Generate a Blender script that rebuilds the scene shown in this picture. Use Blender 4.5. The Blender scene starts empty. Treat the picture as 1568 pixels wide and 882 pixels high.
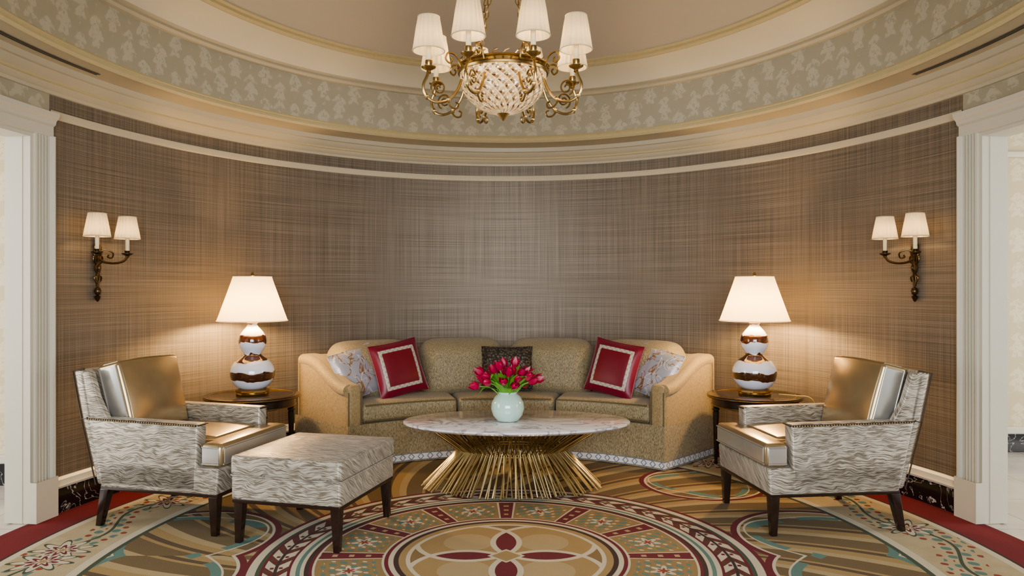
import bpy, bmesh, math, random
from math import sin, cos, pi, radians, sqrt, tan, atan2
from mathutils import Matrix, Vector
random.seed(7)
scene = bpy.context.scene
COL = scene.collection
A, B, CY = 2.76, 3.32, 3.77      # oval room
FZ = 0.006                        # carpet top

# ------------------------------------------------------------------ node helpers
class E:
    def __init__(s, g, k): s.g, s.k = g, k
    def _b(s, op, o, r=False):
        return s.g.m(op, o, s) if r else s.g.m(op, s, o)
    def __add__(s, o): return s._b('ADD', o)
    def __radd__(s, o): return s._b('ADD', o)
    def __sub__(s, o): return s._b('SUBTRACT', o)
    def __rsub__(s, o): return s._b('SUBTRACT', o, True)
    def __mul__(s, o): return s._b('MULTIPLY', o)
    def __rmul__(s, o): return s._b('MULTIPLY', o)
    def __truediv__(s, o): return s._b('DIVIDE', o)
    def __rtruediv__(s, o): return s._b('DIVIDE', o, True)
    def __lt__(s, o): return s._b('LESS_THAN', o)
    def __gt__(s, o): return s._b('GREATER_THAN', o)
class G:
    def __init__(s, name):
        s.mat = bpy.data.materials.new(name); s.mat.use_nodes = True
        s.nt = s.mat.node_tree
        s.bsdf = s.nt.nodes['Principled BSDF']; s.out = s.nt.nodes['Material Output']
    def n(s, t, **kw):
        nd = s.nt.nodes.new(t)
        for k, v in kw.items(): setattr(nd, k, v)
        return nd
    def link(s, a, b): s.nt.links.new(a.k if isinstance(a, E) else a, b)
    def put(s, sock, v):
        if isinstance(v, E): s.nt.links.new(v.k, sock)
        elif hasattr(v, 'is_linked'): s.nt.links.new(v, sock)
        elif isinstance(v, (tuple, list)):
            sock.default_value = (*v, 1.0) if (len(v) == 3 and sock.type == 'RGBA') else v
        else: sock.default_value = v
    def m(s, op, a, b=None, c=None):
        nd = s.n('ShaderNodeMath', operation=op)
        s.put(nd.inputs[0], a)
        if b is not None: s.put(nd.inputs[1], b)
        if c is not None: s.put(nd.inputs[2], c)
        return E(s, nd.outputs[0])
    def sin(s, a): return s.m('SINE', a)
    def cos(s, a): return s.m('COSINE', a)
    def sqrt(s, a): return s.m('SQRT', a)
    def abs(s, a): return s.m('ABSOLUTE', a)
    def floor(s, a): return s.m('FLOOR', a)
    def mod(s, a, b): return s.m('FLOORED_MODULO', a, b)
    def atan2(s, a, b): return s.m('ARCTAN2', a, b)
    def max(s, a, b): return s.m('MAXIMUM', a, b)
    def min(s, a, b): return s.m('MINIMUM', a, b)
    def band(s, v, lo, hi): return (v > lo) * (v < hi)
    def mix(s, f, a, b):
        nd = s.n('ShaderNodeMix', data_type='RGBA')
        s.put(nd.inputs[0], f); s.put(nd.inputs[6], a); s.put(nd.inputs[7], b)
        return nd.outputs[2]
    def coords(s, kind='Object'):
        tc = s.n('ShaderNodeTexCoord')
        sp = s.n('ShaderNodeSeparateXYZ'); s.link(tc.outputs[kind], sp.inputs[0])
        return E(s, sp.outputs[0]), E(s, sp.outputs[1]), E(s, sp.outputs[2])
    def vec(s, x, y, z=0.0):
        c = s.n('ShaderNodeCombineXYZ')
        s.put(c.inputs[0], x); s.put(c.inputs[1], y); s.put(c.inputs[2], z)
        return c.outputs[0]
    def noise(s, v, scale=1.0, detail=2.0, dist=0.0):
        nd = s.n('ShaderNodeTexNoise'); s.link(v, nd.inputs['Vector'])
        nd.inputs['Scale'].default_value = scale; nd.inputs['Detail'].default_value = detail
        nd.inputs['Distortion'].default_value = dist
        return E(s, nd.outputs[0])
    def voro(s, v, scale=1.0):
        nd = s.n('ShaderNodeTexVoronoi'); s.link(v, nd.inputs['Vector']); nd.inputs['Scale'].default_value = scale
        return E(s, nd.outputs[0])
    def bump(s, h, strength=.3, dist=.01):
        b = s.n('ShaderNodeBump'); b.inputs['Strength'].default_value = strength
        b.inputs['Distance'].default_value = dist
        s.link(h, b.inputs['Height']); s.link(b.outputs[0], s.bsdf.inputs['Normal'])
    def step(s, v, lo, hi):
        nd = s.n('ShaderNodeMapRange'); s.put(nd.inputs[0], v)
        nd.inputs[1].default_value = lo; nd.inputs[2].default_value = hi
        return E(s, nd.outputs[0])
    def fin(s, col=None, rough=.6, metal=0.0, spec=None, em=None, ems=0.0, coat=0.0, sheen=0.0):
        if col is not None: s.put(s.bsdf.inputs['Base Color'], col)
        s.put(s.bsdf.inputs['Roughness'], rough); s.put(s.bsdf.inputs['Metallic'], metal)
        if spec is not None: s.put(s.bsdf.inputs['Specular IOR Level'], spec)
        if em is not None:
            s.put(s.bsdf.inputs['Emission Color'], em); s.put(s.bsdf.inputs['Emission Strength'], ems)
        s.bsdf.inputs['Coat Weight'].default_value = coat
        s.bsdf.inputs['Sheen Weight'].default_value = sheen
        return s.mat

def simple(name, col, rough=.5, metal=0.0, var=.12, scale=30, **kw):
    g = G(name); x, y, z = g.coords()
    f = g.noise(g.vec(x, y, z), scale, 3)
    c = g.mix(f, tuple(k*(1-var) for k in col), tuple(min(1, k*(1+var)) for k in col))
    return g.fin(c, rough, metal, **kw)

# ------------------------------------------------------------------ materials
def m_wall():
    g = G('grasscloth_wallcovering'); u, v, _ = g.coords('UV')
    # long woven threads, warp and weft, with a fine weave and a faint slub
    a = g.noise(g.vec(u*420, v*1.3 + 7.3), 1, 0); b = g.noise(g.vec(u*1.3 + 3.1, v*420), 1, 0)
    a2 = g.noise(g.vec(u*170, v*.7), 1, 0); b2 = g.noise(g.vec(u*.7, v*170), 1, 0)
    t = g.step(a, .25, .75)*.32 + g.step(b, .25, .75)*.36 + g.step(a2, .3, .7)*.14 + g.step(b2, .3, .7)*.18
    wn = g.n('ShaderNodeTexWhiteNoise', noise_dimensions='1D'); g.put(wn.inputs['W'], g.floor(u/.46))
    c = g.mix(g.step(t, .25, .75), (.142, .116, .087), (.315, .270, .212))
    c = g.mix(E(g, wn.outputs[0])*.15, c, (.135, .118, .10))
    g.bump(t, .12, .002)
    return g.fin(c, .56, .42, spec=.5)
def m_damask(name, base, fig):
    g = G(name); u, v, _ = g.coords('UV')
    W, H = .150, .29
    n1 = g.noise(g.vec(u*13, v*13), 1, 3); n2 = g.noise(g.vec(u*32, v*32), 1, 2, .8)
    ui = g.floor(u/W); odd = g.mod(ui, 2.0)
    cx = g.abs((u/W - ui) - .5)*2; vv = v/H + odd*.5; cy = vv - g.floor(vv) - .5
    lobes = .74 + .22*g.sin(cy*24 + g.abs(cx)*4)
    d = g.sqrt(cx*cx*1.2 + cy*cy*5.2) + (n1-.5)*1.6
    f = g.step(d - lobes, .14, -.08)*g.step(n2, .36, .46)
    return g.fin(g.mix(f, base, fig), .6)
def m_carpet():
    g = G('patterned_carpet'); x, y, z = g.coords()
    ax, ay = g.abs(x), g.abs(y)
    GOLD=(.40,.275,.115); OLV=(.18,.125,.055); MAR=(.16,.008,.017); CRM=(.66,.59,.44); TEAL=(.12,.235,.20); DRK=(.05,.022,.014); GRN=(.06,.085,.05); TAN=(.47,.36,.19); RED=(.19,.005,.012)
    r = g.sqrt(x*x + y*y); ph = g.atan2(y, x)
    fine = g.noise(g.vec(x*1, y*1), 240, 1); nb = g.noise(g.vec(x, y), 9, 2)
    e = g.sqrt((x/A)*(x/A) + (y/B)*(y/B)); pe = g.atan2(y/B, x/A)
    s = g.mod(ph*5.0 + r*1.5, 1.0)
    c = g.mix(s < .42, GOLD, OLV)
    c = g.mix(g.band(s, .42, .60), c, TAN)
    c = g.mix(g.band(s, .80, .92), c, (.12,.08,.04))
    def ring(c, px, py, q0):
        dx, dy = ax-px, ay-py
        q = g.sqrt(dx*dx + dy*dy); qa = g.atan2(dy, dx)
        w = q + g.sin(qa*3 + q*7)*.035
        c = g.mix(g.band(w, q0*.72, q0*.86)*(g.sin(qa*6) > -.45), c, TEAL)
        c = g.mix(g.band(w, q0*.86, q0*.89), c, CRM)
        c = g.mix(g.band(q, q0, q0+.016), c, CRM)
        c = g.mix(g.band(q, q0+.016, q0+.050), c, MAR)
        return c
    c = ring(c, 1.72, .28, .44); c = ring(c, 1.35, 1.40, .38)
    u = pe*2.9; v = (e-.825)*2.8
    c2 = g.mix(nb*.6, TAN, CRM)
    vine = g.abs(v - g.sin(u*7.0)*.07)
    c2 = g.mix(vine < .010, c2, GRN)
    lf = g.sin(u*42 + v*18)*g.sin(v*44 - u*12)
    c2 = g.mix(g.band(vine, .012, .085)*(lf > .40), c2, TEAL)
    c2 = g.mix(g.band(vine, .03, .12)*(lf < -.66), c2, (.3,.06,.03))
    uc = g.mod(u, .95) - .475
    fr = g.sqrt(uc*uc + v*v); fa = g.atan2(v, uc)
    pet = fr/(.75 + .25*g.cos(fa*9))
    c2 = g.mix(pet < .17, c2, GRN); c2 = g.mix(pet < .145, c2, CRM); c2 = g.mix(pet < .085, c2, MAR); c2 = g.mix(pet < .05, c2, CRM); c2 = g.mix(pet < .03, c2, GOLD)
    c = g.mix(e > .745, c, c2)
    c = g.mix(g.band(e, .732, .750), c, CRM); c = g.mix(g.band(e, .722, .732), c, GRN)
    c = g.mix(g.band(e, .885, .900), c, CRM); c = g.mix(g.band(e, .900, .906), c, DRK)
    c = g.mix(e > .906, c, RED)
    # medallion
    c = g.mix(r < 1.27, c, GOLD)
    c = g.mix(g.band(r, 1.245, 1.27), c, MAR); c = g.mix(g.band(r, 1.205, 1.245), c, CRM); c = g.mix(g.band(r, 1.185, 1.205), c, GRN)
    rr = g.abs(r-1.115)
    ch = g.sin(ph*46 + rr*60)
    lau = g.mix(ch > -.2, (.13,.035,.018), CRM)
    lau = g.mix((g.sin(ph*92) > .55)*g.band(rr, .012, .030), lau, MAR)
    lau = g.mix(rr > .056, lau, MAR)
    lau = g.mix(rr < .008, lau, DRK)
    c = g.mix(g.band(r, 1.045, 1.185), c, lau)
    c = g.mix(g.band(r, 1.02, 1.045), c, CRM); c = g.mix(g.band(r, 1.0, 1.02), c, TEAL); c = g.mix(g.band(r, .982, 1.0), c, CRM)
    pc = g.mod(ph, pi/6) - pi/12
    ap = g.abs(pc)
    rv = r - .775
    pan = g.mix(ap < .212, MAR, CRM)
    pan = g.mix(ap < .198, pan, (.32,.22,.09))
    lf2 = g.sin(ph*60 + rv*30)*g.sin(rv*62)
    tt = pc*r
    pan = g.mix((ap < .175)*(lf2 > .35)*(g.abs(rv) < .13), pan, TEAL)
    pan = g.mix((ap < .175)*(lf2 < -.75)*(g.abs(rv) < .12), pan, CRM)
    fr2 = g.sqrt(tt*tt + rv*rv)/(.7+.3*g.cos(g.atan2(rv, tt)*6))
    pan = g.mix(fr2 < .07, pan, CRM); pan = g.mix(fr2 < .035, pan, (.30,.06,.03))
    pan = g.mix((ap > .243)*(g.sin(r*75) > .55), pan, TAN)
    pan = g.mix(g.abs(rv) > .158, pan, CRM); pan = g.mix(g.abs(rv) > .170, pan, MAR)
    c = g.mix(g.band(r, .58, .97), c, pan)
    c = g.mix(g.band(r, .96, .982), c, DRK)
    c = g.mix(g.band(r, .560, .585), c, CRM); c = g.mix(g.band(r, .535, .560), c, DRK)
    c = g.mix(g.band(r, .50, .535), c, GOLD); c = g.mix(g.band(r, .478, .50), c, CRM)
    qx, qy = ax-.20, ay-.20
    q = g.sqrt(qx*qx + qy*qy)
    q2 = g.min(g.sqrt((ax+.20)*(ax+.20) + qy*qy), g.sqrt(qx*qx + (ay+.20)*(ay+.20)))
    inn = g.mix(q < .270, (.26,.17,.07), GOLD)
    inn = g.mix((q < .13), inn, TAN)
    inn = g.mix(q2 < .270, inn, MAR)
    inn = g.mix(g.band(q, .254, .284), inn, CRM); inn = g.mix(g.band(q2, .254, .284)*(q < .284), inn, CRM)
    inn = g.mix((ax+ay) < .095, inn, CRM); inn = g.mix((ax+ay) < .075, inn, GOLD)
    c = g.mix(r < .478, c, inn)
    c = g.mix(fine*.42, c, (.06,.042,.026))
    g.bump(fine, .5, .004)
    return g.fin(c, .95, spec=.12, sheen=.05)
def m_marble():
    g = G('white_marble'); x, y, z = g.coords()
    n = g.noise(g.vec(x, y*1.6, z), 3.2, 8, 1.6); v = g.step(g.abs(n-.5), .0, .045)
    n2 = g.noise(g.vec(x, y, z), 9, 5, .8)
    c = g.mix(v, (.30,.30,.34), (.74,.73,.77)); c = g.mix(g.step(n2, .5, .75)*.4, c, (.50,.48,.50))
    return g.fin(c, .08, spec=.6, coat=.4)
def m_blackmarble():
    g = G('black_marble'); x, y, z = g.coords()
    n = g.noise(g.vec(x, y, z), 7, 6, 1.2); v = g.step(g.abs(n-.5), .0, .012)
    return g.fin(g.mix(v, (.5,.48,.44), (.012,.011,.011)), .12)
def m_floor():
    g = G('pale_marble_floor'); x, y, z = g.coords()
    n = g.noise(g.vec(x, y, z), 2, 7, 1.0)
    j = g.max(g.mod(x, .6) < .006, g.mod(y, .6) < .006)
    c = g.mix(g.step(n, .35, .7), (.55,.51,.46), (.72,.69,.64)); c = g.mix(j, c, (.35,.32,.28))
    return g.fin(c, .15)
def m_strie():
    g = G('silver_strie_velvet'); x, y, z = g.coords()
    w = g.noise(g.vec(x, y, z), 7, 2)
    n = g.noise(g.vec(x*16 + w*2, (y*.9+z)*215 + w*18, (y-z)*6), 1, 2, .2)
    f = g.step(n, .42, .58)
    c = g.mix(f, (.180,.149,.110), (.535,.49,.405)); g.bump(f, .35, .003)
    return g.fin(c, .36, .3, sheen=.15)
def m_sofa(name, c0, c1):
    g = G(name); x, y, z = g.coords()
    n = g.noise(g.vec(x*230, y*230, z*60), 1, 3); f = g.step(n, .35, .65)
    g.bump(f, .4, .003)
    return g.fin(g.mix(f, c0, c1), .6, sheen=.2)
def m_gourd():
    g = G('glazed_ceramic'); x, y, z = g.coords()
    a = g.atan2(y, x)
    n = g.noise(g.vec(g.cos(a)*1.0, g.sin(a)*1.0, z*6), 1.2, 2, .4)
    s = g.sin((z*46) + n*3.2 - .2)
    f = g.step(s, .30, .36); f2 = g.step(s, .20, .29)
    c = g.mix(f2, (.70,.75,.88), (.42,.17,.04)); c = g.mix(f, c, (.062,.024,.011))
    return g.fin(c, .08, coat=.6)
def m_shade(name, col, em, st, tw):
    g = G(name); x, y, z = g.coords()
    g.fin(col, .8)
    tr = g.n('ShaderNodeBsdfTranslucent'); tr.inputs[0].default_value = (*col, 1)
    mx = g.n('ShaderNodeMixShader'); mx.inputs[0].default_value = tw
    g.link(g.bsdf.outputs[0], mx.inputs[1]); g.link(tr.outputs[0], mx.inputs[2])
    emn = g.n('ShaderNodeEmission'); emn.inputs[0].default_value = (*em, 1); emn.inputs[1].default_value = st
    ad = g.n('ShaderNodeAddShader'); g.link(mx.outputs[0], ad.inputs[0]); g.link(emn.outputs[0], ad.inputs[1])
    g.link(ad.outputs[0], g.out.inputs[0])
    return g.mat
def m_crystal():
    g = G('cut_crystal'); x, y, z = g.coords()
    a = g.atan2(y, x)*11/pi
    k = (z-2.2)*21
    p, q = g.mod(a + k, 1.0), g.mod(a - k, 1.0)
    d1, d2 = g.abs(p-.5)*2, g.abs(q-.5)*2
    edge = g.max(d1, d2)
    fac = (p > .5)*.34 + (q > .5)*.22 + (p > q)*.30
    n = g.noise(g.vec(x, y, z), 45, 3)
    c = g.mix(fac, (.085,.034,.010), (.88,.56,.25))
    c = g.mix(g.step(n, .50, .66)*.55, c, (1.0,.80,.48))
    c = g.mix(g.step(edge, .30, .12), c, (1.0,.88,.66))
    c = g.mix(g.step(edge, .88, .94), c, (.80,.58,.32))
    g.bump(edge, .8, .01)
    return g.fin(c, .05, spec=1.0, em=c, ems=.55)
def m_pillow_red():
    g = G('crimson_silk_with_cream_band'); x, y, z = g.coords()
    d = g.max(g.abs(x), g.abs(y)*.98)
    key = g.step(g.sin(x*150)*g.sin(y*150), .1, .5)
    c = g.mix(g.band(d, .130, .156), (.17,.002,.013), g.mix(key*.6, (.50,.46,.37), (.20,.18,.15)))
    c = g.mix(d > .156, c, (.17,.002,.020))
    n = g.noise(g.vec(x*200, y*15, z), 1, 2); c = g.mix(n*.25, c, (.05,.0,.01))
    return g.fin(c, .38, sheen=.12)
def m_pillow_grey():
    g = G('silver_branch_silk'); x, y, z = g.coords()
    n = g.noise(g.vec(x, y, z), 6, 3, .6); l = g.step(g.abs(n-.5), .006, .016)
    n2 = g.noise(g.vec(x*1.2+4, y, z), 8, 2, .9); l2 = g.step(g.abs(n2-.47), .004, .014)
    c = g.mix(l, (.28,.14,.05), (.38,.38,.42)); c = g.mix(l2, (.74,.72,.70), c)
    return g.fin(c, .35, .2)
def m_pillow_dark():
    g = G('dark_sequin_fabric'); x, y, z = g.coords()
    v = g.voro(g.vec(x, y, z), 55)
    c = g.mix(g.step(v, .1, .6), (.16,.14,.11), (.04,.033,.026)); g.bump(v, .6, .01)
    return g.fin(c, .4, .3)
def m_trim():
    g = G('greek_key_trim'); u, v, _ = g.coords('UV')
    a = g.abs(g.mod(u, .075) - .0375); 
    f = (g.abs(a + g.abs(v-.5)*.05 - .022) < .0045)
    f = g.max(f, g.abs(v-.5) > .40)
    return g.fin(g.mix(f, (.62,.62,.62), (.16,.18,.22)), .7)

WALL = m_wall()
FRIEZE = m_damask('damask_frieze_paper', (.395,.358,.26), (.50,.462,.35))
ROOMPAPER = m_damask('cream_damask_paper', (.58,.49,.31), (.68,.59,.41))
CREAM = simple('cream_paint', (.54,.475,.34), .45, var=.03, scale=4)
COVE = simple('cove_paint', (.70,.63,.47), .5, var=.03, scale=2)
GOLDP = simple('gilded_moulding', (.58,.49,.285), .45, .0, var=.06)
DOME = simple('dome_paint', (.51,.45,.36), .6, var=.04, scale=1.5)
WHITE = simple('ivory_woodwork', (.62,.58,.47), .35, var=.03, scale=5)
CARPET = m_carpet(); MARBLE = m_marble(); BMARB = m_blackmarble(); FLOOR = m_floor()
STRIE = m_strie()
SOFA = m_sofa('olive_gold_chenille', (.135,.106,.052), (.39,.32,.19))
SOFA2 = m_sofa('honey_velvet', (.22,.158,.070), (.39,.29,.145))
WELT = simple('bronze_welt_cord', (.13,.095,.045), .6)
LEATH = simple('bronze_metallic_leather', (.41,.32,.195), .27, .75, var=.12, scale=12)
SILVL = simple('silver_leather', (.60,.58,.53), .27, .7, var=.08, scale=12)
WOOD = simple('espresso_wood', (.022,.011,.008), .22, var=.3, scale=20, coat=.3)
BRASS = simple('antique_brass', (.36,.25,.105), .28, .95, var=.3, scale=25)
DBRASS = simple('aged_bronze', (.10,.065,.03), .30, .85, var=.5, scale=40)
RODB = simple('polished_brass_rod', (.58,.47,.26), .28, .95, var=.12, scale=30)
GOURD = m_gourd(); CRYST = m_crystal()
LSHADE = m_shade('lamp_shade_fabric', (.80,.66,.42), (1.0,.76,.40), .58, .22)
CSHADE = m_shade('pleated_shade_fabric', (.64,.57,.42), (1.0,.78,.48), .07, .38)
CANDLE = simple('ivory_candle_sleeve', (.72,.62,.40), .5, var=.05)
NAIL = simple('nailhead_trim', (.06,.045,.035), .3, .5, var=.4, scale=150)
CELADON = simple('celadon_glaze', (.48,.68,.60), .1, var=.04, coat=.6)
TULIP = simple('magenta_petal', (.40,.003,.055), .4, var=.5, scale=25)
STEM = simple('green_leaf', (.15,.38,.045), .45, var=.25, scale=20)
VENT = simple('dark_vent_slot', (.06,.055,.05), .6)
STRIPE = simple('ivory_border_tape', (.60,.52,.37), .5, var=.04)
PRED = m_pillow_red(); PGREY = m_pillow_grey(); PDARK = m_pillow_dark(); TRIM = m_trim()
CORD = simple('gold_cord', (.6,.42,.12), .5)

# ------------------------------------------------------------------ mesh helpers
def rbox(hx, hy, hz, r=.02, seg=3, mid=1, warp=None):
    h = (hx, hy, hz); r = min(r, hx*.999, hy*.999, hz*.999)
    ts = [tan(radians(45)*k/seg) for k in range(1, seg+1)]
    mids = mid if isinstance(mid, (tuple, list)) else (mid,)*3
    ax = []
    for i in range(3):
        c = h[i]-r; a = [-c-r*t for t in reversed(ts)]
        a += [-c + 2*c*k/mids[i] for k in range(mids[i]+1)]
        a += [c+r*t for t in ts]; ax.append(a)
    vs, fs, idx = [], [], {}
    def vid(p):
        k = (round(p[0], 6), round(p[1], 6), round(p[2], 6))
        if k not in idx:
            inner = [max(-(h[i]-r), min(h[i]-r, p[i])) for i in range(3)]
            d = Vector([p[i]-inner[i] for i in range(3)])
            q = Vector(inner) + (d.normalized()*r if d.length > 1e-9 else d)
            if warp: q = Vector(warp(q))
            idx[k] = len(vs); vs.append(q)
        return idx[k]
    for i in range(3):
        j, k = (i+1) % 3, (i+2) % 3
        for s in (-1, 1):
            for a in range(len(ax[j])-1):
                for b in range(len(ax[k])-1):
                    q = []
                    for (da, db) in ((0,0),(1,0),(1,1),(0,1)):
                        p = [0,0,0]; p[i] = s*h[i]; p[j] = ax[j][a+da]; p[k] = ax[k][b+db]; q.append(vid(p))
                    if s < 0: q.reverse()
                    fs.append(q)
    return vs, fs
def lathe(prof, n=32, mod=None, sy=1.0):
    vs, fs = [], []
    for (r, z) in prof:
        for k in range(n):
            a = 2*pi*k/n; rr = r*(mod(a, z) if mod else 1)
            vs.append(Vector((rr*cos(a), rr*sin(a)*sy, z)))
    for i in range(len(prof)-1):
        for k in range(n):
            k2 = (k+1) % n
            fs.append([i*n+k, i*n+k2, (i+1)*n+k2, (i+1)*n+k])
    return vs, fs
def cap(prof):
    return [(1e-5, prof[0][1])] + list(prof) + [(1e-5, prof[-1][1])]
def cr(pts, k=6):
    P = [Vector(p) for p in pts]; P = [P[0]*2-P[1]] + P + [P[-1]*2-P[-2]]; out = []
    for i in range(1, len(P)-2):
        for j in range(k):
            t = j/k; a, b, c, d = P[i-1], P[i], P[i+1], P[i+2]
            out.append(.5*((2*b) + (c-a)*t + (2*a-5*b+4*c-d)*t*t + (3*b-a-3*c+d)*t**3))
    out.append(P[-2]); return out
def tube(pts, r, n=8, closed=False):
    P = [Vector(p) for p in pts]; m = len(P); vs, fs = [], []
    up = None
    for i in range(m):
        if closed: t = P[(i+1) % m] - P[i-1]
        else: t = P[min(i+1, m-1)] - P[max(i-1, 0)]
        t.normalize()
        if up is None:
            up = Vector((0,0,1)) if abs(t.z) < .9 else Vector((1,0,0))
        up = (up - t*up.dot(t)).normalized(); sd = t.cross(up)
        rr = r[i] if isinstance(r, (list, tuple)) else r
        for k in range(n):
            a = 2*pi*k/n; vs.append(P[i] + (up*cos(a) + sd*sin(a))*rr)
    for i in range(m if closed else m-1):
        for k in range(n):
            k2 = (k+1) % n; i2 = (i+1) % m
            fs.append([i*n+k, i*n+k2, i2*n+k2, i2*n+k])
    if not closed:
        fs.append(list(range(n))[::-1]); fs.append([(m-1)*n+k for k in range(n)])
    return vs, fs
def prism(poly, plane, c0, c1, bevel=.0, seg=3):
    bm = bmesh.new()
    def P(a, b, c):
        return {'xy': (a, b, c), 'xz': (a, c, b), 'yz': (c, a, b)}[plane]
    f = bm.faces.new([bm.verts.new(P(a, b, c0)) for a, b in poly])
    r = bmesh.ops.extrude_face_region(bm, geom=[f])
    d = Vector(P(0, 0, c1)) - Vector(P(0, 0, c0))
    bmesh.ops.translate(bm, vec=d, verts=[v for v in r['geom'] if isinstance(v, bmesh.types.BMVert)])
    bmesh.ops.recalc_face_normals(bm, faces=bm.faces)
    if bevel > 0:
        bmesh.ops.bevel(bm, geom=list(bm.edges), offset=bevel, segments=seg, profile=.5, affect='EDGES')
    bm.verts.index_update()
    out = [v.co.copy() for v in bm.verts], [[v.index for v in f.verts] for f in bm.faces]
    bm.free(); return out
def pillow(w, h, t, n=18, pinch=.05):
    vs, fs = [], []
    for s in (1, -1):
        base = len(vs)
        for i in range(n+1):
            for j in range(n+1):
                u = -1+2*i/n; v = -1+2*j/n
                x = u*w/2*(1-pinch*(1-v*v)*abs(u)); y = v*h/2*(1-pinch*(1-u*u)*abs(v))
                z = s*t/2*(max(0, (1-abs(u)**2.6)*(1-abs(v)**2.6)))**.5
                vs.append(Vector((x, y, z + s*.001)))
        for i in range(n):
            for j in range(n):
                q = [base+i*(n+1)+j, base+(i+1)*(n+1)+j, base+(i+1)*(n+1)+j+1, base+i*(n+1)+j+1]
                fs.append(q if s > 0 else q[::-1])
    return vs, fs
def T(x=0, y=0, z=0): return Matrix.Translation((x, y, z))
def R(a, ax): return Matrix.Rotation(a, 4, ax)
class MB:
    def __init__(s): s.v, s.f, s.mi, s.mats = [], [], [], []
    def add(s, vf, mat, M=None):
        vs, fs = vf; b = len(s.v)
        if mat not in s.mats: s.mats.append(mat)
        k = s.mats.index(mat)
        s.v += [(M @ Vector(v)) if M else Vector(v) for v in vs]
        s.f += [[i+b for i in f] for f in fs]; s.mi += [k]*len(fs)
        return s
    def obj(s, name, parent=None, M=None, ang=40):
        me = bpy.data.meshes.new(name); me.from_pydata([tuple(v) for v in s.v], [], s.f)
        for m in s.mats: me.materials.append(m)
        me.polygons.foreach_set('material_index', s.mi)
        me.polygons.foreach_set('use_smooth', [True]*len(me.polygons))
        me.update(); me.set_sharp_from_angle(angle=radians(ang))
        o = bpy.data.objects.new(name, me); COL.objects.link(o)
        if M is not None: o.matrix_world = M
        if parent: o.parent = parent
        return o
def empty(name, M=None):
    o = bpy.data.objects.new(name, None); COL.objects.link(o); o.empty_display_size = .1
    if M is not None: o.matrix_world = M
    return o
def add_uv(me, uvs):
    l = me.uv_layers.new(name='UVMap')
    for p in me.polygons:
        for li in p.loop_indices: l.data[li].uv = uvs[me.loops[li].vertex_index]
def ell(a, b, th): return Vector((a*sin(th), CY + b*cos(th), 0))
def sweep(name, prof, t0, t1, mat, n=None, parent=None, sharp=30):
    """prof: (offset, z) or (a,b,z); swept round the oval (degrees from +y)"""
    n = n or max(4, int((t1-t0)/1.5))
    vs, fs, uv = [], [], []; m = len(prof); s = 0; prev = None
    for i in range(n+1):
        th = radians(t0 + (t1-t0)*i/n); w = ell(A, B, th)
        if prev is not None: s += (w-prev).length
        prev = w; l = 0
        for j, p in enumerate(prof):
            a, b, z = (A-p[0], B-p[0], p[1]) if len(p) == 2 else p
            q = ell(a, b, th); q.z = z; vs.append(q)
            if j:
                p0 = prof[j-1]; a0, b0, z0 = (A-p0[0], B-p0[0], p0[1]) if len(p0) == 2 else p0
                l += sqrt((a-a0)**2 + (z-z0)**2)
            uv.append((s, l))
    for i in range(n):
        for j in range(m-1):
            fs.append([i*m+j, i*m+j+1, (i+1)*m+j+1, (i+1)*m+j])
    me = bpy.data.meshes.new(name); me.from_pydata([tuple(v) for v in vs], [], fs); me.materials.append(mat)
    me.polygons.foreach_set('use_smooth', [True]*len(me.polygons)); me.update(); me.set_sharp_from_angle(angle=radians(sharp))
    add_uv(me, uv)
    o = bpy.data.objects.new(name, me); COL.objects.link(o)
    if parent: o.parent = parent
    return o

# ------------------------------------------------------------------ room shell
E0 = 78.3; E1 = 81.2; E2 = 106.8; E3 = 109.7; EW = 140; JD = -.14
mb = MB(); mb.add(([(-8,-4,0),(8,-4,0),(8,9,0),(-8,9,0)], [[0,1,2,3]]), FLOOR); mb.obj('floor')
n = 128; vs = [Vector((0,0,FZ))]; fs = []
for k in range(n):
    a = 2*pi*k/n; vs.append(Vector(((A-.062)*cos(a), (B-.062)*sin(a), FZ)))
for k in range(n): fs.append([0, 1+k, 1+(k+1) % n])
for k in range(n): vs.append(Vector((vs[1+k].x, vs[1+k].y, 0.0)))
for k in range(n): fs.append([1+k, 1+n+k, 1+n+(k+1) % n, 1+(k+1) % n])
MB().add((vs, fs), CARPET).obj('carpet', M=T(0, CY, 0))
sweep('trim_carpet_edge', [(.0,.004),(.064,.004)], -180, 180, simple('crimson_carpet_edge', (.13,.004,.010), .95, var=.3, scale=200), n=128)

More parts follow.
